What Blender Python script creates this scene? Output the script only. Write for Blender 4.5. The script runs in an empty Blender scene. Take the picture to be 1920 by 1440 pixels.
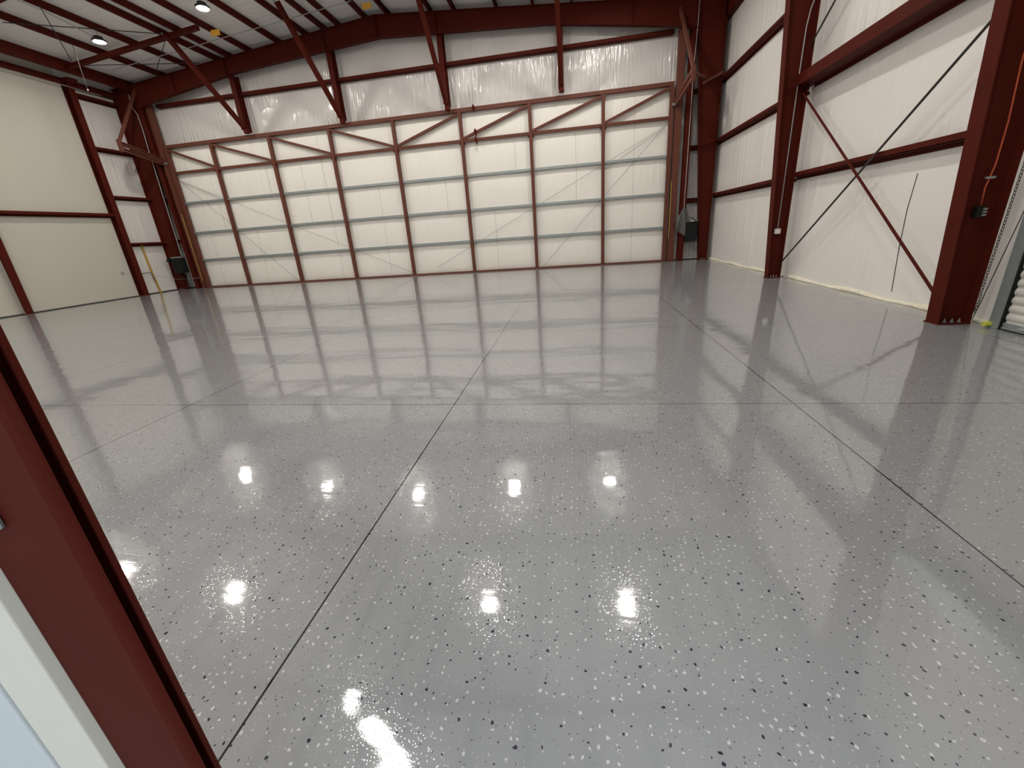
import bpy, math, random
from mathutils import Vector, Matrix
random.seed(7)
C = bpy.context.scene
COL = C.collection

# ------------------------------------------------------------------ camera
PITCH, ROLL, YAW = 0.32449927, -0.07326788, -0.16733197
FPX, CYPX = 731.782, 680.22
fwd = Vector((math.sin(YAW)*math.cos(PITCH), math.cos(YAW)*math.cos(PITCH), -math.sin(PITCH)))
rgt = Vector((math.cos(YAW), -math.sin(YAW), 0)); upv = rgt.cross(fwd)
r2 = math.cos(ROLL)*rgt + math.sin(ROLL)*upv
u2 = -math.sin(ROLL)*rgt + math.cos(ROLL)*upv
cd = bpy.data.cameras.new('camera'); cam = bpy.data.objects.new('camera', cd); COL.objects.link(cam)
cam.matrix_world = Matrix(((r2.x, u2.x, -fwd.x, 0), (r2.y, u2.y, -fwd.y, 0), (r2.z, u2.z, -fwd.z, 1.6), (0, 0, 0, 1)))
cd.sensor_fit = 'HORIZONTAL'; cd.sensor_width = 36; cd.lens = 36*FPX/1920
cd.shift_y = -(720-CYPX)/1920; cd.clip_start = .02; cd.clip_end = 200
C.camera = cam

# ------------------------------------------------------------------ world, exposure
w = bpy.data.worlds.new('daylight'); C.world = w; w.use_nodes = True
bg = w.node_tree.nodes['Background']; bg.inputs[0].default_value = (.86, .92, 1, 1); bg.inputs[1].default_value = 1.4
C.view_settings.view_transform = 'Standard'; C.view_settings.look = 'None'
C.view_settings.gamma = 1; C.view_settings.use_curve_mapping = False
C.view_settings.exposure = 0.0
LAMP = 490.0      # emission of the high-bay lenses
TUBE = 32.0       # emission of the linear fixture near the entry

# ------------------------------------------------------------------ materials
def mat(name, col, rough=.5, metal=0, noise=0, nscale=8, spec=.5):
    m = bpy.data.materials.new(name); m.use_nodes = True
    n = m.node_tree; b = n.nodes['Principled BSDF']
    b.inputs['Base Color'].default_value = (*col, 1); b.inputs['Roughness'].default_value = rough
    b.inputs['Metallic'].default_value = metal; b.inputs['Specular IOR Level'].default_value = spec
    if noise:
        tc = n.nodes.new('ShaderNodeTexCoord'); t = n.nodes.new('ShaderNodeTexNoise'); t.inputs['Scale'].default_value = nscale
        t.inputs['Detail'].default_value = 5
        r = n.nodes.new('ShaderNodeMix'); r.data_type = 'RGBA'
        r.inputs[6].default_value = tuple(c*(1-noise) for c in col)+(1,); r.inputs[7].default_value = tuple(min(1, c*(1+noise)) for c in col)+(1,)
        n.links.new(tc.outputs['Object'], t.inputs['Vector']); n.links.new(t.outputs['Fac'], r.inputs[0]); n.links.new(r.outputs[2], b.inputs['Base Color'])
    return m

def insul(name, col, rough, sc, dist, sc2=None, dist2=0, strength=1.0):
    """vinyl faced insulation: creased bump, stretched by sc (x,y,z)"""
    m = mat(name, col, rough, noise=.03, nscale=.7); n = m.node_tree; b = n.nodes['Principled BSDF']
    tc = n.nodes.new('ShaderNodeTexCoord'); prev = None
    mk = n.nodes.new('ShaderNodeTexNoise'); mk.inputs['Scale'].default_value = .55; mk.inputs['Detail'].default_value = 1
    n.links.new(tc.outputs['Object'], mk.inputs['Vector'])
    mr = n.nodes.new('ShaderNodeMapRange'); mr.inputs[1].default_value = .38; mr.inputs[2].default_value = .62
    mr.inputs[3].default_value = .12
    n.links.new(mk.outputs['Fac'], mr.inputs[0])
    for s, d in ((sc, dist), (sc2, dist2)):
        if s is None: continue
        mp = n.nodes.new('ShaderNodeMapping'); mp.inputs['Scale'].default_value = s
        t = n.nodes.new('ShaderNodeTexNoise'); t.inputs['Scale'].default_value = 1; t.inputs['Detail'].default_value = 2.5; t.inputs['Roughness'].default_value = .55
        n.links.new(tc.outputs['Object'], mp.inputs[0]); n.links.new(mp.outputs[0], t.inputs['Vector'])
        mul = n.nodes.new('ShaderNodeMath'); mul.operation = 'MULTIPLY'
        n.links.new(t.outputs['Fac'], mul.inputs[0]); n.links.new(mr.outputs[0], mul.inputs[1])
        bp = n.nodes.new('ShaderNodeBump'); bp.inputs['Strength'].default_value = strength; bp.inputs['Distance'].default_value = d
        n.links.new(mul.outputs[0], bp.inputs['Height'])
        if prev: n.links.new(prev.outputs[0], bp.inputs['Normal'])
        prev = bp
    n.links.new(prev.outputs[0], b.inputs['Normal'])
    return m

M = {}
M['red'] = mat('red_oxide_steel', (.076, .0115, .007), .55, noise=.18, nscale=3, spec=.06)
M['red_brown'] = mat('brown_red_door_steel', (.130, .043, .027), .55, noise=.15, nscale=4, spec=.25)
M['galv'] = mat('galvanised_steel', (.33, .37, .37), .42, .5, noise=.15, nscale=20)
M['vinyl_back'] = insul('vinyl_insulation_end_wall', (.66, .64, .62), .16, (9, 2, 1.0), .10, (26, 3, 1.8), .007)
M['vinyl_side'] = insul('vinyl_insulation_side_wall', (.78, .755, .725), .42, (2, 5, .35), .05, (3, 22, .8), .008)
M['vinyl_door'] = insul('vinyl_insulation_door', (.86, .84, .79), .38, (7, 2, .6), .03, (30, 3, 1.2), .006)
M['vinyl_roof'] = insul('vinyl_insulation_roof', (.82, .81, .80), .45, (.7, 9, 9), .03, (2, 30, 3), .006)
M['liner'] = mat('painted_liner_board', (.53, .505, .445), .6, noise=.02, nscale=2)
M['foam'] = mat('spray_foam', (.80, .76, .62), .85, noise=.08, nscale=14)
M['dark'] = mat('dark_trim', (.03, .027, .025), .6, noise=.2)
M['black'] = mat('black_plastic', (.008, .011, .011), .45, noise=.2, spec=.2)
M['seam'] = mat('taped_seam', (.42, .40, .37), .6, noise=.1)
M['grey_cloth'] = mat('grey_cloth', (.10, .10, .095), .9, noise=.2, nscale=12)
M['white'] = mat('white_plastic', (.72, .70, .68), .4, noise=.03)
M['cream'] = mat('cream_trim', (.70, .69, .60), .5, noise=.03)
M['pale_blue'] = mat('pale_blue_door_skin', (.60, .655, .67), .4, noise=.03, nscale=2)
M['yellow'] = mat('yellow_strap', (.50, .33, .06), .6, noise=.1)
M['tag'] = mat('yellow_tag', (.80, .42, .05), .5, noise=.05)
M['lime'] = mat('lime_plastic', (.55, .58, .08), .5, noise=.05)
M['orange'] = mat('orange_cord', (.42, .07, .02), .5, noise=.1)
M['conduit'] = mat('conduit_steel', (.36, .35, .34), .5, .1, noise=.1)
M['cable'] = mat('thin_steel_cable', (.16, .15, .14), .5, .4, noise=.1)
M['chrome'] = mat('bright_metal', (.75, .75, .75), .15, 1, noise=.05)
M['slat'] = mat('rollup_slat_paint', (.60, .59, .55), .4, noise=.05)
M['chain'] = mat('blackened_chain', (.10, .08, .065), .5, .5, noise=.2)
M['ground'] = mat('outside_concrete', (.35, .34, .32), .8, noise=.15, nscale=3)

def emis(name, col, s):
    m = bpy.data.materials.new(name); m.use_nodes = True; n = m.node_tree
    b = n.nodes['Principled BSDF']; b.inputs['Base Color'].default_value = (.8, .8, .8, 1)
    b.inputs['Emission Color'].default_value = (*col, 1); b.inputs['Emission Strength'].default_value = s
    return m
M['lens'] = emis('lit_highbay_lens', (1, .94, .86), LAMP)
M['lens_tube'] = emis('lit_linear_lens', (1, .98, .93), TUBE)

def floor_mat():
    m = bpy.data.materials.new('epoxy_flake_floor'); m.use_nodes = True; n = m.node_tree; L = n.links; N = n.nodes
    b = N['Principled BSDF']; b.inputs['Roughness'].default_value = .04; b.inputs['IOR'].default_value = 1.9
    tc = N.new('ShaderNodeTexCoord')
    def math_(op, a, b_=None, c=None):
        q = N.new('ShaderNodeMath'); q.operation = op
        for i, v in enumerate((a, b_, c)):
            if v is None: continue
            if isinstance(v, (int, float)): q.inputs[i].default_value = v
            else: L.new(v, q.inputs[i])
        return q.outputs[0]
    def noise(scale, detail=2, vec=None):
        t = N.new('ShaderNodeTexNoise'); t.inputs['Scale'].default_value = scale; t.inputs['Detail'].default_value = detail
        L.new(vec or tc.outputs['Object'], t.inputs['Vector']); return t
    def mix(f, a, b_):
        r = N.new('ShaderNodeMix'); r.data_type = 'RGBA'
        if isinstance(f, (int, float)): r.inputs[0].default_value = f
        else: L.new(f, r.inputs[0])
        for i, v in ((6, a), (7, b_)):
            if isinstance(v, tuple): r.inputs[i].default_value = (*v, 1)
            else: L.new(v, r.inputs[i])
        return r.outputs[2]
    # warped coordinate so chips are irregular
    wn = noise(55, 1); vm = N.new('ShaderNodeVectorMath'); vm.operation = 'MULTIPLY_ADD'
    L.new(wn.outputs['Color'], vm.inputs[0]); vm.inputs[1].default_value = (.014, .014, 0); L.new(tc.outputs['Object'], vm.inputs[2])
    base = mix(noise(.6, 3).outputs['Fac'], (.222, .231, .240), (.246, .255, .262))
    def chips(scale, r0, lo, hi, col, inp):
        v = N.new('ShaderNodeTexVoronoi'); v.voronoi_dimensions = '2D'; v.inputs['Scale'].default_value = scale
        L.new(vm.outputs[0], v.inputs['Vector'])
        s = N.new('ShaderNodeSeparateColor'); L.new(v.outputs['Color'], s.inputs[0])
        rad = math_('MULTIPLY_ADD', s.outputs[1], r0*.8, r0*.45)
        near = math_('LESS_THAN', v.outputs['Distance'], rad)
        sel = math_('MULTIPLY', math_('GREATER_THAN', s.outputs[0], lo), math_('LESS_THAN', s.outputs[0], hi))
        return mix(math_('MULTIPLY', near, sel), inp, col), v
    c1, v1 = chips(34, .155, .0, .30, (.46, .47, .45), base)
    c2, _ = chips(34, .165, .80, .92, (.02, .023, .035), c1)
    c3, _ = chips(61, .13, .0, .15, (.36, .37, .36), c2)
    c4, _ = chips(61, .14, .72, .84, (.07, .075, .085), c3)
    c5, v5 = chips(110, .16, .4, .55, (.28, .285, .28), c4)
    # saw cut joints
    sp = N.new('ShaderNodeSeparateXYZ'); L.new(tc.outputs['Object'], sp.inputs[0])
    def joint(ax, x0, s, wd):
        f = math_('FRACT', math_('MULTIPLY_ADD', ax, 1/s, .5 - x0/s + 40))
        return math_('LESS_THAN', math_('ABSOLUTE', math_('SUBTRACT', f, .5)), wd/s)
    jx = joint(sp.outputs[0], -1.195, 3.085, .0048); jy = joint(sp.outputs[1], 3.435, 2.85, .004)
    j = math_('MAXIMUM', jx, jy)
    col = mix(j, c5, (.012, .012, .013))
    L.new(col, b.inputs['Base Color'])
    # surface: slow ripples along the pour, orange peel, chip texture
    mp = N.new('ShaderNodeMapping'); mp.inputs['Scale'].default_value = (.55, 1.6, 1); mp.inputs['Rotation'].default_value = (0, 0, .12); L.new(tc.outputs['Object'], mp.inputs[0])
    mp2 = N.new('ShaderNodeMapping'); mp2.inputs['Scale'].default_value = (1.6, 8, 1); mp2.inputs['Rotation'].default_value = (0, 0, .05); L.new(tc.outputs['Object'], mp2.inputs[0])
    n1 = noise(1.0, 2, mp.outputs[0]); n2 = noise(1.5, 2, mp2.outputs[0]); n3 = noise(150, 1)
    bp1 = N.new('ShaderNodeBump'); bp1.inputs['Distance'].default_value = .0065; L.new(n1.outputs['Fac'], bp1.inputs['Height'])
    bp2 = N.new('ShaderNodeBump'); bp2.inputs['Distance'].default_value = .00055; L.new(n2.outputs['Fac'], bp2.inputs['Height']); L.new(bp1.outputs[0], bp2.inputs['Normal'])
    bp3 = N.new('ShaderNodeBump'); bp3.inputs['Distance'].default_value = .00004; L.new(n3.outputs['Fac'], bp3.inputs['Height']); L.new(bp2.outputs[0], bp3.inputs['Normal'])
    s5 = N.new('ShaderNodeSeparateColor'); L.new(v5.outputs['Color'], s5.inputs[0])
    dome = math_('MULTIPLY', math_('LESS_THAN', s5.outputs[2], .38), math_('SUBTRACT', .28, math_('MINIMUM', v5.outputs['Distance'], .28)))
    bp4 = N.new('ShaderNodeBump'); bp4.inputs['Distance'].default_value = .00030; L.new(dome, bp4.inputs['Height']); L.new(bp3.outputs[0], bp4.inputs['Normal'])
    L.new(bp4.outputs[0], b.inputs['Normal'])
    return m
M['floor'] = floor_mat()

# ------------------------------------------------------------------ mesh helpers
class MB:
    def __init__(s): s.v = []; s.f = []
    def box(s, x0, y0, z0, x1, y1, z1):
        i = len(s.v); x0, x1 = sorted((x0, x1)); y0, y1 = sorted((y0, y1)); z0, z1 = sorted((z0, z1))
        s.v += [(x, y, z) for z in (z0, z1) for x, y in ((x0, y0), (x1, y0), (x1, y1), (x0, y1))]
        s.f += [tuple(i+k for k in q) for q in ((3, 2, 1, 0), (4, 5, 6, 7), (0, 1, 5, 4), (1, 2, 6, 5), (2, 3, 7, 6), (3, 0, 4, 7))]
        return s
    def loft(s, A, B, caps=True):
        i = len(s.v); n = len(A); s.v += [tuple(p) for p in A]+[tuple(p) for p in B]
        for k in range(n): s.f.append((i+k, i+(k+1) % n, i+n+(k+1) % n, i+n+k))
        if caps: s.f.append(tuple(i+k for k in reversed(range(n)))); s.f.append(tuple(i+n+k for k in range(n)))
        return s
    def bar(s, p0, p1, w, h, up=(0, 0, 1)):
        """rectangular bar from p0 to p1: w across, h along up"""
        p0 = Vector(p0); p1 = Vector(p1); d = (p1-p0).normalized(); u = Vector(up)
        if abs(d.dot(u)) > .98: u = Vector((0, 1, 0))
        a = d.cross(u).normalized(); u = a.cross(d).normalized()
        q = [(-w/2, -h/2), (w/2, -h/2), (w/2, h/2), (-w/2, h/2)]
        return s.loft([p0+a*x+u*y for x, y in q], [p1+a*x+u*y for x, y in q])
    def chan(s, p0, p1, w, h, t=.012, up=(0, 0, 1)):
        """C channel opening along +a"""
        p0 = Vector(p0); p1 = Vector(p1); d = (p1-p0).normalized(); u = Vector(up)
        if abs(d.dot(u)) > .98: u = Vector((0, 1, 0))
        a = d.cross(u).normalized(); u = a.cross(d).normalized()
        q = [(0, -h/2), (w, -h/2), (w, -h/2+.03), (w-t, -h/2+.03), (w-t, -h/2+t), (t, -h/2+t), (t, h/2-t), (w-t, h/2-t), (w-t, h/2-.03), (w, h/2-.03), (w, h/2), (0, h/2)]
        return s.loft([p0+a*x+u*y for x, y in q], [p1+a*x+u*y for x, y in q])
    def poly(s, pts, axis, a, b):
        """extrude polygon; axis 'y': pts (x,z) from y=a to y=b"""
        f = {'y': lambda p, t: (p[0], t, p[1]), 'x': lambda p, t: (t, p[0], p[1]), 'z': lambda p, t: (p[0], p[1], t)}[axis]
        return s.loft([f(p, a) for p in pts], [f(p, b) for p in pts])
    def tube(s, pts, r, n=8):
        pts = [Vector(p) for p in pts]; rings = []
        for k, p in enumerate(pts):
            d = (pts[min(k+1, len(pts)-1)]-pts[max(k-1, 0)]).normalized()
            u = Vector((0, 0, 1)) if abs(d.z) < .95 else Vector((0, 1, 0))
            a = d.cross(u).normalized(); u = a.cross(d)
            rings.append([p+(a*math.cos(t*2*math.pi/n)+u*math.sin(t*2*math.pi/n))*r for t in range(n)])
        i = len(s.v)
        for R in rings: s.v += [tuple(p) for p in R]
        for k in range(len(pts)-1):
            for t in range(n): s.f.append((i+k*n+t, i+k*n+(t+1) % n, i+(k+1)*n+(t+1) % n, i+(k+1)*n+t))
        s.f.append(tuple(i+t for t in reversed(range(n)))); e = i+(len(pts)-1)*n; s.f.append(tuple(e+t for t in range(n)))
        return s
    def lathe(s, c, prof, n=24, axis='z'):
        i = len(s.v)
        for r, z in prof:
            for t in range(n):
                ca, sa = math.cos(2*math.pi*t/n)*r, math.sin(2*math.pi*t/n)*r
                s.v.append({'z': (c[0]+ca, c[1]+sa, c[2]+z), 'y': (c[0]+ca, c[1]+z, c[2]-sa), 'x': (c[0]+z, c[1]+ca, c[2]+sa)}[axis])
        for k in range(len(prof)-1):
            for t in range(n): s.f.append((i+k*n+t, i+k*n+(t+1) % n, i+(k+1)*n+(t+1) % n, i+(k+1)*n+t))
        s.f.append(tuple(i+t for t in reversed(range(n)))); e = i+(len(prof)-1)*n; s.f.append(tuple(e+t for t in range(n)))
        return s
    def grid(s, fn, nu, nv):
        i = len(s.v)
        for a in range(nu+1):
            for b in range(nv+1): s.v.append(tuple(fn(a/nu, b/nv)))
        for a in range(nu):
            for b in range(nv):
                k = i+a*(nv+1)+b; s.f.append((k, k+nv+1, k+nv+2, k+1))
        return s
    def build(s, name, m, parent=None, smooth=False, origin=None, bevel=0):
        off = Vector((0, 0, 0))
        if parent is not None:
            q = parent
            while q: off += q.location; q = q.parent
        loc = Vector((0, 0, 0))
        if parent is None and origin == 'base':
            xs = [v[0] for v in s.v]; ys = [v[1] for v in s.v]; zs = [v[2] for v in s.v]
            loc = Vector(((min(xs)+max(xs))/2, (min(ys)+max(ys))/2, min(zs))); off = loc
        me = bpy.data.meshes.new(name)
        me.from_pydata([(v[0]-off.x, v[1]-off.y, v[2]-off.z) for v in s.v], [], s.f); me.validate()
        import bmesh
        bm = bmesh.new(); bm.from_mesh(me); bmesh.ops.recalc_face_normals(bm, faces=bm.faces); bm.to_mesh(me); bm.free()
        me.materials.append(M[m])
        if smooth: me.polygons.foreach_set('use_smooth', [True]*len(me.polygons))
        o = bpy.data.objects.new(name, me); COL.objects.link(o); o.location = loc
        if parent is not None: o.parent = parent
        if bevel:
            b = o.modifiers.new('bevel', 'BEVEL'); b.width = bevel; b.segments = 2; b.limit_method = 'ANGLE'
        return o

def tag(o, label, cat, group=None):
    o['label'] = label; o['category'] = cat
    if group: o['group'] = group
    return o
def thing(name, loc, label, cat, group=None):
    o = bpy.data.objects.new(name, None); COL.objects.link(o); o.location = loc
    return tag(o, label, cat, group)
def struct(o): o['kind'] = 'structure'; return o
def copy_tree(o, parent=None):
    c = o.copy(); COL.objects.link(c)
    if parent: c.parent = parent
    for ch in list(o.children): copy_tree(ch, c)
    return c

RX, LX, MID = 5.42, -19.40, -7.04      # right wall, left wall, ridge
BY = 17.46                             # end wall inner face
def zr(x): return 9.49-abs(x-MID)/12   # top of rafters / underside of purlins

# ================================================================== SETTING
b = MB(); b.v = [(LX-.4, .45, 0), (RX+.4, .45, 0), (RX+.4, BY+.3, 0), (LX-.4, BY+.3, 0), (LX-.4, .45, -.15), (RX+.4, .45, -.15), (RX+.4, BY+.3, -.15), (LX-.4, BY+.3, -.15)]
b.f = [(0, 1, 2, 3), (7, 6, 5, 4), (0, 4, 5, 1), (1, 5, 6, 2), (2, 6, 7, 3), (3, 7, 4, 0)]
struct(b.build('floor', 'floor'))
b = MB().box(-24, -12, -.17, 12, .45, -.02); o = b.build('outside_ground', 'ground'); struct(o); o.name = 'ground_outside'  # unseen concrete ground outside the entry

# roof insulation, two slopes, sagging slightly between purlins
PX = [-18.9, -16.72, -15.3, -13.98, -13.42, -12.5, -11.15, -9.95, -9.15, -8.55, -7.45, -6.62, -4.98, -4.1, -2.55, -1.25, .1, 1.4, 2.7, 4.0, 5.2]
def sag(x):
    for a, c in zip(PX, PX[1:]):
        if a <= x <= c: return .035*math.sin(math.pi*(x-a)/(c-a))*min(1, (c-a))
    return 0
b = MB(); n = 260
b.grid(lambda u, v: (LX-.1+(RX-LX+.2)*u, .45+(BY+.1-.45)*v, zr(LX-.1+(RX-LX+.2)*u)+.205-sag(LX-.1+(RX-LX+.2)*u)), n, 4)
i = len(b.v)
b.grid(lambda u, v: (LX-.1+(RX-LX+.2)*u, .45+(BY+.1-.45)*v, zr(LX-.1+(RX-LX+.2)*u)+.32), 2, 1)
struct(b.build('ceiling', 'vinyl_roof', smooth=True))
def gable(name, m, y0, y1):
    pts = [(LX-.15, 0), (RX+.15, 0), (RX+.15, zr(RX)+.2), (MID, 9.69), (LX-.15, zr(LX)+.2)]
    return struct(MB().poly(pts, 'y', y0, y1).build(name, m))
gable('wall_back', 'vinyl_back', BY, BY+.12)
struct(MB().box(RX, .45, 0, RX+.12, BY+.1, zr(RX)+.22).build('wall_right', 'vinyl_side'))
struct(MB().box(LX-.12, 15.0, 0, LX, BY+.1, zr(LX)+.22).build('wall_left', 'vinyl_side'))
ll = MB().box(LX-.12, .45, 0, LX+.12, 15.0, 8.12).box(LX-.12, .45, 8.12, LX, 15.0, zr(LX)+.2).build('wall_left_liner', 'liner'); struct(ll); ll.name = 'wall_left.001'
# near wall with the open entry the photo is taken through
OX0, OX1, OZ = -1.12, 1.4, 2.5
b = MB().box(LX, .47, 0, OX0-.02, .57, 8.4).box(OX1, .47, 0, RX, .57, 8.4).box(OX0-.02, .47, OZ, OX1, .57, 8.4)
b.poly([(LX, 8.4), (RX, 8.4), (RX, zr(RX)+.2), (MID, 9.69), (LX, zr(LX)+.2)], 'y', .47, .57)
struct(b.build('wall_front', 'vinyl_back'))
# base trims
struct(MB().box(LX+.12, .6, 0, LX+.135, 15.0, .035).build('baseboard_left', 'dark'))
struct(MB().box(LX, 15.3, 0, LX+.02, 17.4, .04).build('trim_1', 'dark'))
struct(MB().box(LX, BY-.02, 0, -18.1, BY, .04).box(4.05, BY-.02, 0, 5.3, BY, .03).build('baseboard_back', 'dark'))
# spray foam bead along the foot of the right wall
b = MB()
def foam(y0, y1):
    n = int((y1-y0)/.05); rings = []
    for k in range(n+1):
        y = y0+(y1-y0)*k/n; h = .055+.02*math.sin(y*3.1)+random.uniform(-.008, .008); wd = .06+.015*math.sin(y*5)+random.uniform(-.008, .01)
        rings.append([(RX+.01, y, 0), (RX-wd, y, 0), (RX-wd*.85, y, h*.5), (RX-wd*.35, y, h*.95), (RX+.01, y, h*1.15)])
    for A, B in zip(rings, rings[1:]): b.loft(A, B, caps=True)
foam(5.85, 11.0); foam(11.25, 17.3)
struct(b.build('baseboard_right', 'foam', smooth=True))

# ================================================================== RIGID FRAMES
def column(yF, side, x0, tap, ztop, label, group=None, xo=None, fw=.2, notch=True):
    """tapered built-up steel column; x0 = inner flange at floor, tap = metres per metre of height, side=+1 right wall"""
    xo = xo if xo is not None else (5.22 if side > 0 else LX+.05)
    t = thing('steel_column', ((x0+xo)/2, yF, 0), label, 'column', group)
    xi = lambda z: x0-side*tap*z
    MB().poly([(x0, .02), (xo, .02), (xo, ztop), (xi(ztop), ztop)], 'y', yF-.006, yF+.006).build('web', 'red', t)
    MB().loft([(x0, yF-fw/2, .02), (x0, yF+fw/2, .02), (x0-side*.016, yF+fw/2, .02), (x0-side*.016, yF-fw/2, .02)],
              [(xi(ztop), yF-fw/2, ztop), (xi(ztop), yF+fw/2, ztop), (xi(ztop)-side*.016, yF+fw/2, ztop), (xi(ztop)-side*.016, yF-fw/2, ztop)]).build('flange', 'red', t)
    MB().box(xo, yF-fw/2, .02, xo+side*.016, yF+fw/2, ztop).build('flange', 'red', t)
    bp = MB().box(x0-side*.03, yF-fw/2-.01, 0, xo+side*.016, yF+fw/2+.01, .02).build('base_plate', 'red', t)
    nb = MB()
    for k in (.25, .5, .75):
        nb.lathe((x0+(xo-x0)*k, yF-fw*.3, .02), [(.018, 0), (.018, .02), (.009, .02), (.009, .05)], 6)
    nb.build('anchor_bolts', 'galv', bp)
    return t

def rafter(yF, label, group=None, fw=.2, dz=0):
    t = thing('rafter_beam', (MID, yF, 8.7), label, 'beam', group)
    bot = [(-18.35, 7.66), (-17.6, 7.84), (-13.3, 8.42), (-9.2, 8.67), (MID, 8.80), (-4.9, 8.67), (-.75, 8.42), (3.5, 7.84), (4.35, 7.66)]
    bot = [(x, z+dz) for x, z in bot]
    top = [(4.9, zr(4.9)), (MID, 9.49), (-18.95, zr(-18.95))]
    MB().poly([(LX+.1, 7.6+dz)]+bot[:]+[(5.2, 7.6+dz), (5.2, zr(5.2)), (MID, 9.49), (LX+.1, zr(LX+.1))], 'y', yF-.010, yF+.010).build('web', 'red', t)
    b = MB()
    for A, B in zip(bot, bot[1:]): b.loft([(A[0], yF-fw/2, A[1]), (A[0], yF+fw/2, A[1]), (A[0], yF+fw/2, A[1]-.016), (A[0], yF-fw/2, A[1]-.016)],
                                          [(B[0], yF-fw/2, B[1]), (B[0], yF+fw/2, B[1]), (B[0], yF+fw/2, B[1]-.016), (B[0], yF-fw/2, B[1]-.016)])
    b.build('bottom_flange', 'red', t)
    b = MB()
    for A, B in (((LX+.1), MID), (MID, 5.2)):
        za, zb = zr(A), zr(B)
        b.loft([(A, yF-fw/2, za), (A, yF+fw/2, za), (A, yF+fw/2, za-.016), (A, yF-fw/2, za-.016)], [(B, yF-fw/2, zb), (B, yF+fw/2, zb), (B, yF+fw/2, zb-.016), (B, yF-fw/2, zb-.016)])
    b.build('top_flange', 'red', t)
    def zb(x):
        for A, B in zip(bot, bot[1:]):
            if A[0] <= x <= B[0]: return A[1]+(B[1]-A[1])*(x-A[0])/(B[0]-A[0])
        return 7.66
    for x in (-16.2, -13.65, -9.2, MID, -4.75, -.3, 2.2):
        MB().box(x-.006, yF-fw/2, zb(x), x+.006, yF-.010, zr(x)-.016).build('stiffener', 'red', t)
    return t

column(16.95, 1, 4.95, .072, 8.3, 'dark red tapered corner column at the right end of the big door wall')
column(11.12, 1, 4.96, .053, 8.3, 'red tapered column on right wall carrying the grey conduit and outlet box')
column(6.03, 1, 4.88, .048, 8.3, 'wide red column nearest on the right, with orange cord on its web')
column(17.0, -1, -18.93, .072, 8.3, 'dark red corner column at the far left beside the big door')
column(11.1, -1, -19.09, .026, 8.3, 'red column at the left picture edge standing in front of white liner board')
# straight column on the left wall between liner and insulation
t = thing('steel_column', (LX+.2, 15.16, 0), 'straight red column where the white liner board meets creased insulation', 'column')
MB().box(LX+.01, 15.16-.006, .02, LX+.33, 15.16+.006, 8.25).build('web', 'red', t)
MB().box(LX+.33, 15.05, .02, LX+.345, 15.27, 8.25).build('flange', 'red', t)
MB().box(LX+.0, 15.05, .02, LX+.012, 15.27, 8.25).build('flange', 'red', t)
MB().box(LX+.0, 15.03, 0, LX+.37, 15.29, .02).build('base_plate', 'red', t)
MB().box(LX+.02, 15.0, 8.2, LX+.55, 15.32, 8.33).build('cap_bracket', 'red', t)
rafter(16.95, 'deep dark red rafter beam spanning above the big door, under the roof')
rafter(11.12, 'middle dark red rafter beam overhead, seen only at its column', dz=.36)
rafter(6.03, 'nearest dark red rafter beam overhead, above the picture', dz=.36)

# ================================================================== PURLINS
ordn = ['second', 'third', 'fourth', 'fifth', 'sixth', 'seventh', 'eighth', 'ninth', 'tenth', 'eleventh', 'twelfth', 'thirteenth', 'fourteenth', 'fifteenth', 'sixteenth', 'seventeenth', 'eighteenth', 'nineteenth', 'twentieth']
for k, x in enumerate(PX[1:-1]):
    z = zr(x)+.1
    o = MB().chan((x, .6, z), (x, 17.4, z), .075 if x > MID else -.075, .2).build('roof_purlin', 'red', origin='base')
    tag(o, 'dark red roof purlin running toward the big door, %s from the left eave' % ordn[k], 'purlin', 'roof purlins')
# eave beams
t = thing('eave_beam', (-18.4, 9, 8.3), 'deep red eave beam just inside the left wall, below the roof sheets', 'beam')
MB().box(-18.41, .6, 8.34, -18.39, 17.3, 8.74).build('web', 'red', t)
MB().box(-18.47, .6, 8.325, -18.33, 17.3, 8.34).build('bottom_flange', 'red', t)
t = thing('eave_beam', (LX+.15, 9, 8.1), 'thin red eave strut on top of the left liner board', 'beam')
MB().box(LX+.02, .6, 8.12, LX+.22, 17.3, 8.14).build('bottom_flange', 'red', t)
MB().box(LX+.20, .6, 8.14, LX+.22, 17.3, 8.34).build('web', 'red', t)
t = thing('eave_beam', (RX-.1, 9, 7.9), 'dark red eave strut at the top of the right wall', 'beam')
MB().box(RX-.2, .6, 7.88, RX, 17.3, 7.9).build('bottom_flange', 'red', t)
MB().box(RX-.2, .6, 7.9, RX-.18, 17.3, 8.4).build('web', 'red', t)

# ================================================================== WALL GIRTS
def girt_y(x_in, x_wall, y0, y1, ztop, label, h=.1, m='red'):
    """girt along a side wall: lip at x_in, web underneath back to the wall"""
    s = -1 if x_in < x_wall else 1
    b = MB().box(x_in, y0, ztop-h, x_in-s*.012 if False else x_in+(.012 if x_in < x_wall else -.012), y1, ztop)
    b.box(x_in, y0, ztop-h, x_wall, y1, ztop-h+.012).box(x_wall+(-.012 if x_in < x_wall else .012), y0, ztop-h-.06, x_wall, y1, ztop-h)
    return tag(b.build('wall_girt', m, origin='base'), label, 'girt')
def girt_x(y_in, y_wall, x0, x1, ztop, label, h=.1):
    b = MB().box(x0, y_in, ztop-h, x1, y_in+.012, ztop).box(x0, y_in, ztop-h, x1, y_wall, ztop-h+.012).box(x0, y_wall-.012, ztop-.005, x1, y_wall, ztop+.06)
    return tag(b.build('wall_girt', 'red', origin='base'), label, 'girt')
girt_y(5.24, RX, 6.1, 11.3, 2.45, 'red girt crossed by the rod bracing, lower middle of right wall')
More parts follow.
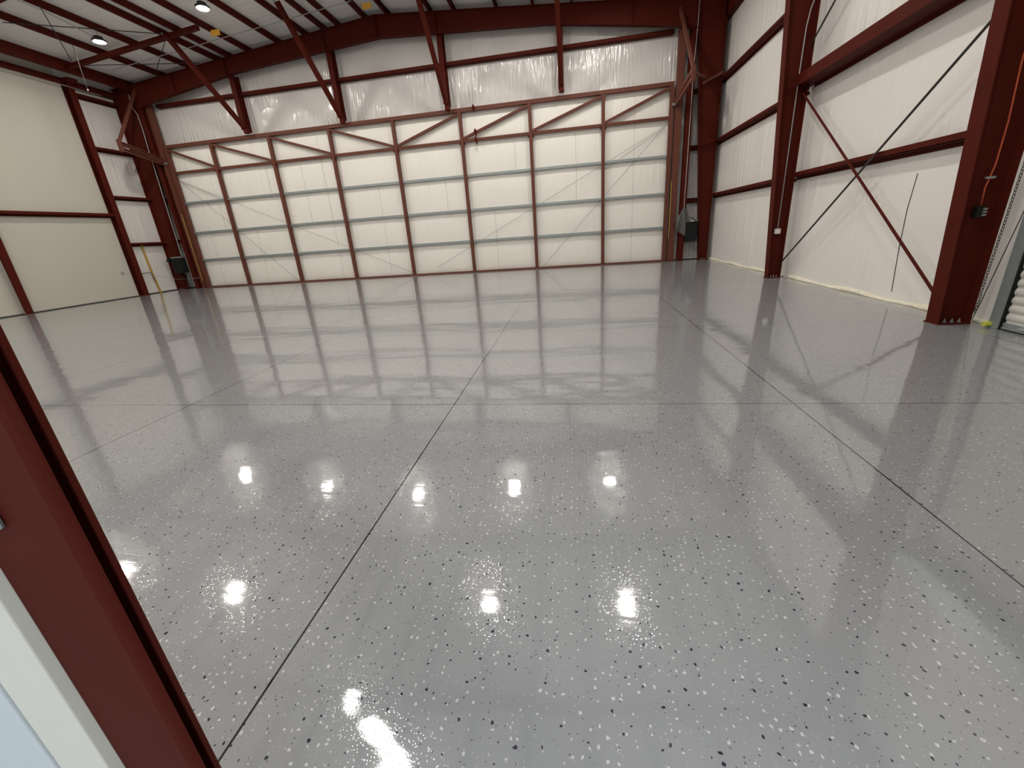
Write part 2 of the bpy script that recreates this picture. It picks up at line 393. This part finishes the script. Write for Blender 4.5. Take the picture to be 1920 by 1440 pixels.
for z, nm in ((2.42, 'lowest'), (4.24, 'middle'), (6.18, 'highest visible')):
    girt_y(5.24, RX, 11.31, 17.3, z, '%s red girt on the right wall between corner column and conduit column' % nm)
t = thing('strut_beam', (5.2, 8.6, 4.2), 'thick red strut beam high on right wall between two columns', 'beam')
MB().box(5.02, 6.1, 4.22, 5.045, 11.1, 4.44).build('front_flange', 'red', t)
MB().box(5.045, 6.1, 4.22, 5.215, 11.1, 4.24).box(5.215, 6.1, 4.22, 5.40, 11.3, 4.24).box(5.24, 11.0, 4.1, 5.26, 11.3, 4.44).build('web', 'red', t)
MB().box(5.395, 6.1, 4.16, 5.41, 11.1, 4.32).build('rear_flange', 'red', t)
tag(MB().bar((4.80, 10.98, 4.20), (5.28, 10.98, 4.30), .05, .06).build('angle_brace', 'red', origin='base'), 'short red angle brace across the conduit column below the thick strut beam', 'brace')
for z, nm in ((2.27, 'lowest'), (4.2, 'second lowest'), (6.06, 'third lowest'), (7.95, 'top')):
    girt_y(LX+.2, LX, 15.25, 17.4, z, '%s short red girt on the creased insulation left of corner column' % nm)
girt_y(LX+.30, LX+.12, .6, 15.05, 3.47, 'long red girt across the white liner board on the left', .11)
# end wall, above the door
WC = [-13.66, -9.22, -4.73, -.29]
xs = [-17.75]+WC+[3.75]
nm = ['leftmost', 'second', 'third', 'fourth', 'rightmost']
for k in range(5):
    girt_x(17.26, BY, xs[k]+.09 if k else xs[k], xs[k+1]-.09, 7.86, '%s red girt segment above the big door, counted from the left' % nm[k], .13)
for z, nm2 in ((2.28, 'lower'), (4.13, 'middle'), (5.97, 'upper')):
    girt_x(17.26, BY, 4.4, 5.25, z, '%s short red girt right of the big door beside corner column' % nm2, .12)
    girt_x(17.26, BY, LX+.05, -18.45, z, '%s short red girt left of the big door beside corner column' % nm2, .12)

# hanging posts above the door, with their diagonal braces
bt = [(-13.50, 16.92, 6.50), (-9.10, 16.92, 6.44), (-4.67, 16.92, 6.42), (-.29, 16.90, 6.55)]
tp = [(-13.87, 14.73, 8.93), (-9.42, 14.73, 9.26), (-4.72, 14.73, 9.27), (-.33, 14.73, 8.96)]
nn = ['leftmost', 'second from left', 'third from left', 'rightmost']
def braced():
    for k, x in enumerate(WC):
        t = thing('hanging_post', (x, 17.2, 6.3), '%s of the four red posts hanging from rafter to door header' % nn[k], 'post', 'posts above the big door')
        MB().box(x-.006, 17.08, 6.42, x+.006, 17.40, zr(x)-.5).build('web', 'red', t)
        MB().box(x-.10, 17.07, 6.42, x+.10, 17.082, zr(x)-.5).build('flange', 'red', t)
        MB().box(x-.10, 17.40, 6.42, x+.10, 17.412, zr(x)-.5).build('flange', 'red', t)
        MB().box(x-.09, 17.06, 6.28, x+.05, 17.10, 6.44).build('end_plate', 'white', t)
        a, c = Vector(bt[k]), Vector(tp[k])
        t = thing('diagonal_brace', a, '%s of the four red diagonal braces rising from the posts to the roof' % nn[k], 'brace', 'diagonal braces to the roof')
        MB().bar(a, c, .15, .15).build('tube', 'red', t, bevel=.01)
        d = (c-a).normalized()
        MB().bar(a-d*.2+Vector((0, .06, 0)), a+d*.12+Vector((0, .06, 0)), .16, .06).build('gusset_plate', 'red', t)
        MB().box(a.x-.08, a.y, a.z-.22, a.x+.08, 17.07, a.z-.02).build('foot_plate', 'red', t)
        MB().lathe((c.x-.03, c.y-.10, c.z-.02), [(.035, -.03), (.035, .02), (.02, .03), (.02, .05)], 8, 'y').build('pin', 'galv', t)
braced()

# roof cross strut and bracing rods
def rp(x, y, dz=0): return (x, y, zr(x)-.02+dz)
t = thing('roof_strut', (-15.3, 14.73, 8.7), 'dark red strut across the roof purlins near the left eave', 'strut')
MB().bar(rp(-18.35, 14.73, -.05), rp(-12.55, 14.73, -.05), .15, .12).build('tube', 'red', t)
MB().box(-13.97, 14.62, 8.78, -13.72, 14.84, 8.9).build('gusset_plate', 'red', t)
for a, c, lb in (((-15.2, 12.05), (-17.9, 14.6), 'thin dark roof rod left of the first lamp, running down to the eave beam'),
                 ((-16.9, 12.2), (-13.9, 14.6), 'thin dark roof rod passing behind the leftmost lamp'),
                 ((-14.0, 14.85), (-16.6, 16.6), 'thin dark roof rod between cross strut and rafter'),
                 ((-18.1, 14.85), (-14.6, 16.75), 'thin dark roof rod at eave corner, crossing to the rafter')):
    tag(MB().tube([rp(*a), rp(*c)], .013, 6).build('brace_rod', 'dark', origin='base'), lb, 'rod')
# wall cross rods
tag(MB().tube([(5.2, 11.22, .22), (5.2, 6.2, 4.10)], .018, 8).build('brace_rod', 'dark', origin='base'), 'dark rod rising from conduit column foot toward the near column', 'rod')
tag(MB().tube([(5.16, 11.25, 4.23), (5.16, 6.2, -.0+.10)], .022, 8).build('brace_rod', 'red', origin='base'), 'reddish rod falling from the thick strut beam to near column foot', 'rod')
tag(MB().tube([(5.2, 11.2, 4.9), (5.2, 7.3, 7.6)], .018, 8).build('brace_rod', 'dark', origin='base'), 'dark rod above the thick strut beam on the right wall', 'rod')

# ================================================================== BIG HANGAR DOOR
D = thing('door_1', (-7.09, 17.3, 0), 'wide hangar door of brown-red truss frame over white insulation, in far wall', 'door'); D['kind'] = 'structure'
ST = [-17.86, -15.56, -12.72, -9.9, -7.08, -4.27, -1.51, 1.25, 3.68]
ZR_ = [1.31, 2.56, 3.88]
zs_ = [0.05]+ZR_+[5.14, 6.2]
def door_panel(u, v):
    x = -17.9+21.6*u; z = .02+6.2*v; y = 17.385
    for a, c in zip(ST, ST[1:]):
        if a <= x <= c: px = math.sin(math.pi*(x-a)/(c-a)); break
    else: px = 0
    pz = 0
    for a, c in zip(zs_, zs_[1:]):
        if a <= z <= c: pz = math.sin(math.pi*(z-a)/(c-a)); break
    return (x, y-.05*(max(px, 0)**.35)*(max(pz, 0)**.35), z)
b = MB(); b.grid(door_panel, 216, 70)
b.box(-17.9, 17.40, .02, 3.7, 17.44, 6.2)
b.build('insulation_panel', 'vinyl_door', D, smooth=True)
MB().box(-17.92, 17.15, 6.14, 3.74, 17.30, 6.27).build('top_chord', 'red_brown', D)
MB().box(-17.92, 17.20, 5.10, 3.70, 17.30, 5.20).build('bottom_chord', 'red_brown', D)
MB().box(-17.92, 17.16, 0.0, 3.72, 17.34, .055).build('bottom_rail', 'red_brown', D)
for k, x in enumerate(ST):
    wd = .06 if 0 < k < 8 else .065
    MB().box(x-wd, 17.16, .04, x+wd, 17.30, 6.18).build('stile', 'red_brown', D)
for k in range(8):
    a, c = ST[k], ST[k+1]
    p0, p1 = ((a+.05, 17.23, 6.10), (c-.05, 17.23, 5.22)) if k < 4 else ((a+.05, 17.23, 5.22), (c-.05, 17.23, 6.10))
    MB().bar(p0, p1, .09, .09).build('diagonal_brace', 'red_brown', D)
    for z in ZR_:
        MB().box(a+.07, 17.24, z-.045, c-.07, 17.252, z+.045).box(a+.07, 17.252, z+.035, c-.07, 17.36, z+.045).box(a+.07, 17.252, z-.045, c-.07, 17.36, z-.035).build('rail', 'galv', D)
for x in ST[1:-1]:
    MB().box(x-.11, 17.17, 5.01, x-.065, 17.24, 5.10).box(x+.065, 17.17, 5.01, x+.11, 17.24, 5.10).build('clip', 'red', D)
for z in (6.22, 5.40, 5.12):
    MB().loft([(-3.70, 17.12, z+.12), (-3.67, 17.12, z+.12), (-3.67, 17.14, z+.12)], [(-3.74, 17.08, z), (-3.60, 17.12, z), (-3.66, 17.2, z)]).loft([(-3.74, 17.08, z), (-3.60, 17.12, z), (-3.66, 17.2, z)], [(-3.66, 17.12, z-.17), (-3.65, 17.12, z-.17), (-3.65, 17.14, z-.17)]).build('hook', 'red', D)
for p, q in (((3.5, 4.9), (-5.96, .30)), ((3.5, 4.9), (-1.25, .08)), ((-17.76, 4.87), (-7.05, .08)), ((-17.76, 4.87), (-12.97, .08)), ((3.5, 4.86), (1.2, 3.55)), ((-17.7, 4.8), (-15.6, 3.8))):
    MB().tube([(p[0], 17.28, p[1]), (q[0], 17.28, q[1])], .006, 5).build('cable', 'cable', D)

for k, x in enumerate((-17.0, -16.1, -14.55, -13.3, -11.6, -10.6, -8.2, -5.2, -3.2, -2.2, .2, 2.4)):
    z0, z1 = ((.1, 3.75), (2.65, 3.8), (.1, 2.5), (3.95, 5.0), (2.6, 5.0), (.1, 6.0))[k % 6]
    MB().tube([(x, 17.338, z0), (x+.02, 17.336, (z0+z1)/2), (x+.01, 17.338, z1)], .005, 5).build('seam', 'seam', D)

# jamb posts either side of the door
for s, x0, x1, nmz in ((1, 3.80, 4.03, 'right'), (-1, -18.12, -17.95, 'left')):
    t = thing('door_jamb', ((x0+x1)/2, 17.25, 0), 'brown-red jamb tube on the %s side of the big door' % nmz, 'jamb')
    MB().box(x0, 17.08, 0, x1, 17.30, 7.8).build('tube', 'red_brown', t)
    MB().box(min(x0, x1)-.03, 17.05, 0, max(x0, x1)+.03, 17.33, .015).build('base_plate', 'red', t)
    xx = 3.80 if s > 0 else -17.96
    MB().tube([(xx, 17.06, .9 if s > 0 else .35), (xx, 17.06, 3.0 if s > 0 else 3.4)], .012, 6).build('seal_strip', 'yellow', t)
for x0, x1, nmz in ((4.16, 4.36, 'right'), (-18.35, -18.17, 'left')):
    t = thing('door_post', ((x0+x1)/2, 17.05, 0), 'dark red H post beside the %s jamb of the big door' % nmz, 'post')
    MB().box(x0, 16.95, 0, x1, 16.965, 7.75).build('flange', 'red', t)
    MB().box(x0, 17.2, 0, x1, 17.215, 7.75).build('flange', 'red', t)
    MB().box((x0+x1)/2-.006, 16.965, 0, (x0+x1)/2+.006, 17.2, 7.75).build('web', 'red', t)

# pivot brackets that stand out into the hall beside the top of the door
for s, N_, H_, T_, K_, nmz in ((1, (3.93, 15.5, 6.0), (3.80, 17.12, 5.58), (3.74, 17.0, 8.35), (4.75, 16.9, 6.15), 'right'), (-1, (-18.2, 15.54, 6.05), (-18.02, 17.12, 5.60), (-18.2, 17.05, 8.5), (-18.9, 16.95, 6.15), 'left')):
    t = thing('pivot_bracket', N_, 'brown-red three-armed pivot bracket at the upper %s corner of the big door' % nmz, 'bracket')
    N = Vector(N_); H = Vector(H_)
    for dz in (.10, -.14):
        MB().chan(N+Vector((-.04, 0, dz)), H+Vector((-.04, 0, dz*.6)), .08, .13, .012).build('arm', 'red_brown', t)
    MB().bar(N+Vector((0, 0, .1)), Vector(T_), .09, .09).build('stay', 'red_brown', t)
    MB().bar(N+Vector((0, 0, .0)), Vector(K_), .07, .08).build('tie', 'red_brown', t)
    MB().box(N.x-.06, N.y-.05, N.z-.26, N.x+.06, N.y+.05, N.z+.2).build('end_plate', 'red_brown', t, bevel=.01)
    MB().lathe((H.x-.12, H.y-.02, H.z-.05), [(.05, 0), (.05, .18), (.03, .18), (.03, .24)], 12, 'x').build('pivot_pin', 'galv', t, smooth=False)
tag(MB().bar((4.60, 16.82, 6.00), (5.22, 16.82, 6.26), .06, .08).build('angle_brace', 'red_brown', origin='base'), 'short brown-red angle across the right corner column behind the pivot bracket', 'brace')
tag(MB().bar((4.62, 16.82, 4.08), (5.22, 16.82, 4.22), .06, .07).build('angle_brace', 'red', origin='base'), 'short red angle across the right corner column at middle girt height', 'brace')

# ================================================================== CONDUITS, CORDS
tag(MB().tube([(4.34, 16.9, 8.5), (4.33, 16.9, 7.7), (4.29, 16.9, 6.67), (4.27, 16.9, 1.7)], .013).build('conduit', 'conduit', origin='base'), 'thin grey conduit down the post right of the big door', 'conduit')
tag(MB().tube([(-18.46, 16.85, 8.2), (-18.48, 16.85, 7.72), (-18.34, 16.85, 7.44), (-18.32, 16.85, 6.97), (-18.36, 16.85, 6.1), (-18.45, 16.85, 1.6)], .016).build('conduit', 'conduit', origin='base'), 'thin grey conduit down the post left of the big door', 'conduit')
t = thing('conduit', (5.04, 11.05, 1.1), 'light grey conduit ending in a small square outlet box on a red column', 'conduit')
MB().tube([(5.04, 11.07, 1.2), (5.04, 11.07, 4.6), (5.05, 11.07, 5.3), (5.09, 11.07, 5.62), (5.16, 11.07, 5.85), (5.16, 11.07, 7.8)], .013).build('pipe', 'conduit', t, smooth=True)
MB().box(4.975, 11.02, 1.08, 5.095, 11.10, 1.2).build('outlet_box', 'white', t, bevel=.008)
tag(MB().tube([rp(-17.6, 15.6, -.03), rp(-12, 15.65, -.03), rp(-7.3, 15.7, -.03)], .014).build('conduit', 'conduit', origin='base'), 'straight light conduit under the purlins in front of the far rafter', 'conduit')
tag(MB().tube([(LX+.32, 11.2, 8.05), (LX+.32, 14.0, 8.07), (LX+.34, 15.4, 8.05), (LX+.34, 16.2, 8.06)], .014).build('conduit', 'conduit', origin='base'), 'bright conduit along the top edge of the left liner board', 'conduit')
t = thing('hanging_conduit', (-16.9, 14.0, 7.4), 'slim conduit dropping from the roof near the left eave, ending free', 'conduit')
MB().tube([(-16.9, 14.0, 8.88), (-16.93, 14.0, 7.42)], .009, 10).build('pipe', 'cable', t, smooth=True)
MB().lathe((-16.93, 14.0, 7.38), [(.02, 0), (.022, .05)], 8).build('end_fitting', 'conduit', t)
tag(MB().tube([rp(-15.35, 10.8, -.03), rp(-15.35, 12.3, -.04), rp(-15.4, 12.9, -.08), rp(-15.5, 13.4, -.10), rp(-15.62, 13.75, -.08)], .012).build('electric_cable', 'conduit', smooth=True, origin='base'), 'grey power cord curving to the leftmost roof lamp', 'cord')
t = thing('extension_cord', (5.02, 5.97, 1.4), 'orange cord hanging down the near red column to a dark plug', 'cord')
MB().tube([(5.00, 5.975, 3.6), (4.99, 5.975, 3.0), (5.03, 5.975, 2.4), (5.03, 5.975, 1.95), (4.99, 5.975, 1.7), (5.0, 5.975, 1.5)], .009).build('cord', 'orange', t, smooth=True)
MB().box(4.945, 5.93, 1.36, 5.03, 6.0, 1.49).build('socket_block', 'black', t, bevel=.01)
for dz in (0, .035, .07): MB().box(5.0, 5.925, 1.375+dz, 5.045, 5.96, 1.395+dz).build('outlet', 'galv', t)
MB().box(4.96, 5.96, 1.80, 5.06, 5.98, 1.825).build('clamp', 'galv', t)

# ================================================================== LAMPS
def lamp(x, y, z, label):
    t = thing('high_bay_lamp', (x, y, z), label, 'lamp', 'round high-bay lamps')
    MB().lathe((x, y, z), [(.19, -.02), (.2, .0), (.2, .03), (.14, .06), (.12, .13), (.06, .15)], 28).build('housing', 'dark', t, smooth=False)
    MB().lathe((x, y, z), [(.15, -.028), (.165, -.02)], 28).build('lens', 'lens', t)
    MB().tube([(x, y, z+.15), (x, y, zr(x)+.15)], .008).build('hanger', 'galv', t)
    return t
lamp(-15.62, 13.85, 8.62, 'leftmost lit roof lamp in view, beside the cross strut')
lamp(-11.15, 13.5, 8.80, 'lit roof lamp in view at the top, above the first yellow tag')
lamp(-6.75, 13.35, 8.95, 'far row lamp mirrored in the floor just right of the joint')
lamp(-2.65, 13.9, 8.8, 'far row lamp mirrored in the floor at picture centre')
lamp(1.35, 14.2, 8.6, 'far row lamp with the rightmost floor reflection of that row')
lamp(-15.8, 8.55, 8.7, 'near row lamp mirrored beside the foreground jamb')
lamp(-10.9, 7.95, 8.8, 'near row lamp mirrored left of the diagonal floor joint')
lamp(-2.66, 8.5, 8.8, 'near row lamp mirrored in the lower middle of floor')
lamp(1.35, 8.6, 8.7, 'near row lamp mirrored lower right of centre')
for x, q in ((-15.8, 'first by the left wall'), (-10.9, 'second from the left wall'), (-6.7, 'middle one'), (-2.6, 'one left of the entry'), (1.4, 'one nearest the right wall')):
    lamp(x, 3.0, 8.6, 'lamp of the nearest roof row, %s, above the picture' % q)
# linear fixture over the entry: its tube and end bulb mirror in the near floor
t = thing('linear_lamp', (-1.6, 2.0, 3.6), 'linear strip lamp whose white bar mirrors at the bottom of the floor', 'lamp')
a, c = Vector((-2.44, 2.65, 3.6)), Vector((-1.05, 1.59, 3.6))
MB().bar(a, c, .20, .02).build('tube', 'lens_tube', t)
MB().bar(a+Vector((0, 0, .04)), c+Vector((0, 0, .04)), .22, .05).build('housing', 'white', t)
MB().lathe((-2.73, 2.83, 3.6), [(.02, -.085), (.07, -.06), (.09, 0), (.07, .06), (.02, .085)], 18).build('bulb', 'lens_tube', t, smooth=True)
MB().tube([(-2.66, 2.80, 3.66), (a.x, a.y, 3.64)], .015).build('bulb_arm', 'white', t)
for q in (.15, .85):
    p = a.lerp(c, q); MB().tube([(p.x, p.y, 3.64), (p.x, p.y, zr(p.x)+.2)], .006).build('hanger', 'galv', t)

# ================================================================== SMALL THINGS
def tagplate(x, y, z, label):
    t = thing('warning_tag', (x, y, z), label, 'tag', None)
    MB().box(x-.17, y-.006, z, x+.17, y+.006, z+.17).build('plate', 'tag', t); MB().tube([(x, y, z+.17), (x, y, zr(x)+.1)], .004).build('string', 'galv', t)
tagplate(-12.15, 15.0, 8.78, 'small yellow tag under the roof right of the second lamp')
tagplate(-6.85, 15.9, 9.22, 'small yellow tag at the roof ridge above the rafter')

# right power unit with a jacket over the post
t = thing('power_unit', (4.6, 16.9, .75), 'black hydraulic power unit beside the right corner column', 'machine')
MB().box(4.36, 16.80, .76, 4.80, 17.05, 1.46).build('cabinet', 'black', t, bevel=.02)
MB().box(4.36, 16.80, 1.46, 4.80, 17.05, 1.54).build('lid', 'grey_cloth', t, bevel=.015)
MB().box(4.52, 16.795, 1.475, 4.64, 16.80, 1.51).build('label_plate', 'white', t)
MB().box(4.39, 16.82, .70, 4.84, 17.06, .76).build('shelf', 'dark', t)
MB().tube([(4.40, 16.85, 1.55), (4.48, 16.85, 1.62), (4.6, 16.85, 1.60), (4.66, 16.85, 1.54)], .012).build('hose', 'black', t, smooth=True)
t = thing('jacket', (4.22, 16.85, 1.04), 'grey jacket hung on the post beside the black power unit', 'jacket')
b = MB()
def jk(u, v):
    z = 1.04+.92*v; half = (.17*(1-v)**.5+.045) if v > .6 else .15+.03*math.sin(v*6)
    a_ = 2*math.pi*u; fold = 1+.18*math.sin(5*a_+3*v)
    return (4.22+.05*v+half*math.cos(a_)*fold, 16.84+.07*math.sin(a_)*fold, z - (.12*math.cos(a_)*(1-v) if v < .5 else 0))
b.grid(jk, 40, 14); b.build('body', 'grey_cloth', t, smooth=True)
b = MB().tube([(4.12, 16.80, 1.75), (4.06, 16.78, 1.45), (4.05, 16.78, 1.10)], .05); b.build('sleeve', 'grey_cloth', t, smooth=True)
tag(MB().tube([(4.12, 16.9, 1.52), (4.0, 16.95, 1.46), (3.95, 17.0, 1.32)], .012).build('hydraulic_hose', 'black', smooth=True, origin='base'), 'short black hose curving from post to right door jamb', 'hose')
# left power unit
t = thing('power_unit', (-18.6, 16.8, .75), 'black power unit with shiny motor beside the left corner column', 'machine')
MB().box(-18.85, 16.60, .80, -18.35, 16.90, 1.50).build('cabinet', 'black', t, bevel=.02)
MB().box(-18.83, 16.62, 1.50, -18.45, 16.88, 1.55).build('lid', 'conduit', t, bevel=.01)
MB().lathe((-19.05, 16.62, 1.42), [(.09, 0), (.10, .05), (.10, .2), (.06, .24)], 16, 'y').build('motor', 'black', t)
MB().lathe((-19.08, 16.60, 1.46), [(.035, 0), (.03, .03)], 12, 'y').build('end_cap', 'chrome', t)
MB().tube([(-18.95, 16.7, .86), (-18.8, 16.75, .72), (-18.5, 16.75, .5), (-18.45, 16.8, .75)], .012).build('hose', 'black', t, smooth=True)
# yellow strap and rail on left insulation
b = MB(); pts = [(LX+.03, 15.94, 2.20), (LX+.04, 15.96, 1.5), (LX+.05, 15.97, .9), (LX+.04, 16.02, .4), (LX+.04, 16.06, .01)]
for A, B in zip(pts, pts[1:]): b.bar(A, B, .01, .09, (0, 1, 0))
tag(b.build('yellow_strap', 'yellow', origin='base'), 'long yellow strap hanging on insulation between left columns', 'strap')
tag(MB().tube([(LX+.36, 15.22, .95), (LX+.12, 15.86, .96), (LX+.12, 15.92, .60), (LX+.12, 15.98, .57)], .015).build('bent_rail', 'dark', origin='base'), 'bent dark rod sticking out in front of the yellow strap', 'rod')
tag(MB().tube([(LX+.3, 15.3, .92), (LX+.3, 16.1, .72), (-19.0, 16.75, .52), (-18.5, 16.85, .5), (-18.0, 16.95, .50)], .007).build('slack_line', 'conduit', smooth=True, origin='base'), 'thin pale cord draped low from left column to door post', 'cord')
tag(MB().box(LX+.12, 14.62, 1.0, LX+.15, 14.70, 1.10).build('wall_clip', 'galv', origin='base'), 'tiny grey clip low on the left liner board', 'clip')
# insulation seams on the right wall
tag(MB().tube([(RX-.003, 7.66, 2.02), (RX-.003, 7.70, 1.5), (RX-.003, 7.68, .9), (RX-.003, 7.62, .16)], .006, 5).build('insulation_seam', 'dark', origin='base'), 'thin dark open seam in the insulation below the crossed rods', 'seam')

# ================================================================== ROLL-UP DOOR (right)
R = thing('door_2', (RX-.06, 4.2, 0), 'corrugated roll-up door in galvanised guides at the right picture edge', 'door'); R['kind'] = 'structure'
b = MB(); n = 220; prof = []
for k in range(n+1):
    z = .09+3.3*k/n; ph = (z/.105) % 1; prof.append((RX-.07-.022*abs(math.sin(math.pi*ph)), z))
i0 = 0
b.grid(lambda u, v: (prof[int(round(v*n))][0], 5.64-3.2*u, prof[int(round(v*n))][1]), 1, n)
b.build('slat_curtain', 'slat', R, smooth=True)
MB().box(RX-.10, 2.44, .02, RX-.02, 5.64, .09).box(RX-.13, 2.44, .02, RX-.10, 5.60, .035).build('bottom_bar', 'galv', R)
MB().box(RX-.04, 2.4, 0, RX-.005, 5.64, .02).build('rubber_seal', 'black', R)
for y in (5.60, 2.40):
    MB().box(RX-.14, y+.03, 0, RX-.125, y+.15, 3.5).box(RX-.125, y+.14, 0, RX, y+.15, 3.5).build('guide_rail', 'galv', R)
    MB().box(RX-.125, y+.02, .02, RX-.02, y+.05, 3.5).build('guide_slot', 'black', R)
MB().box(RX-.12, 5.35, .045, RX-.10, 5.42, .07).build('lock_handle', 'chrome', R)
MB().box(RX-.45, 2.4, 3.45, RX, 5.75, 3.85).build('hood', 'galv', R)
# hand chain
t = thing('hoist_chain', (5.3, 5.98, .2), 'looped dark hoist chain hanging beside the roll-up door', 'chain')
def chain(pts, nm_):
    b = MB(); P = [Vector(p) for p in pts]
    Ls = [(B-A).length for A, B in zip(P, P[1:])]; tot = sum(Ls); step = .038; k = 0; d = 0
    while d < tot:
        q = d
        for A, B, L_ in zip(P, P[1:], Ls):
            if q <= L_: break
            q -= L_
        p = A.lerp(B, min(1, q/L_)); dr = (B-A).normalized(); sd = Vector((0, 1, 0)) if k % 2 else Vector((1, 0, 0))
        sd = (sd-dr*sd.dot(dr)).normalized()
        ring = [p+dr*(.024*math.cos(a_*math.pi/4))+sd*(.013*math.sin(a_*math.pi/4)) for a_ in range(9)]
        b.tube(ring, .0042, 5); k += 1; d += step
    return b.build(nm_, 'chain', t)
chain([(5.26, 6.02, 3.4), (5.26, 6.03, .5), (5.27, 6.0, .25), (5.28, 5.96, .17)], 'strand')
chain([(5.30, 5.91, 3.4), (5.30, 5.98, .6), (5.30, 5.98, .35), (5.28, 5.96, .17)], 'strand')
MB().tube([(5.33, 5.72, 3.0), (5.33, 5.80, 1.5), (5.30, 5.955, .25), (5.28, 5.97, .05)], .005, 6).build('pull_cord', 'dark', t)
# sensor box on the floor at the foot of the wall
t = thing('floor_sensor', (5.3, 5.74, 0), 'small yellow and dark blue plug fitting lying on the floor by roll-up door', 'fitting')
MB().lathe((5.22, 5.74, .045), [(.03, 0), (.035, .01), (.035, .06), (.028, .07)], 14, 'x').build('cap', 'lime', t)
MB().box(5.285, 5.70, .015, 5.35, 5.78, .08).build('body', 'black', t, bevel=.01)
MB().box(5.345, 5.69, .0, 5.40, 5.75, .075).build('bracket', 'galv', t, bevel=.005)

# ================================================================== FOREGROUND ENTRY
J = thing('entry_jamb', (-.95, .43, 0), 'large dark red steel jamb leaning through the left foreground', 'jamb')
MB().poly([(-1.005, .395), (-.822, .395), (-.811, .399), (-.807, .407), (-.807, .412), (-1.005, .412)], 'z', 0, 2.6).build('face', 'red', J, bevel=.002)
MB().box(-1.005, .412, 0, -.99, .47, 2.6).box(-.99, .457, 0, -.862, .463, 2.6).build('recess', 'red', J)
MB().box(-.869, .452, 0, -.861, .463, 2.6).build('lip', 'red', J, bevel=.002)
MB().box(-.868, .40, 2.46, 1.4, .463, 2.6).build('head', 'red', J)
t = thing('latch_strike', (-1.0, .39, 1.2), 'small galvanised latch plate screwed to the foreground jamb', 'latch')
MB().box(-1.08, .383, 1.195, -.928, .395, 1.36).build('plate', 'galv', t, bevel=.006)
MB().lathe((-.95, .383, 1.213), [(.007, 0), (.005, -.004)], 12, 'y').build('screw', 'chrome', t)
struct(MB().box(-1.15, .375, 0, -1.006, .40, 2.6).build('trim_2', 'cream', bevel=.003))
E_ = struct(MB().box(-2.1, .37, 0, -1.155, .41, 2.5).build('door_3', 'pale_blue', bevel=.003))
struct(MB().box(-2.12, .415, 0, -1.153, .468, 2.6).build('trim_3', 'dark'))
# reduce float error: everything stays where built
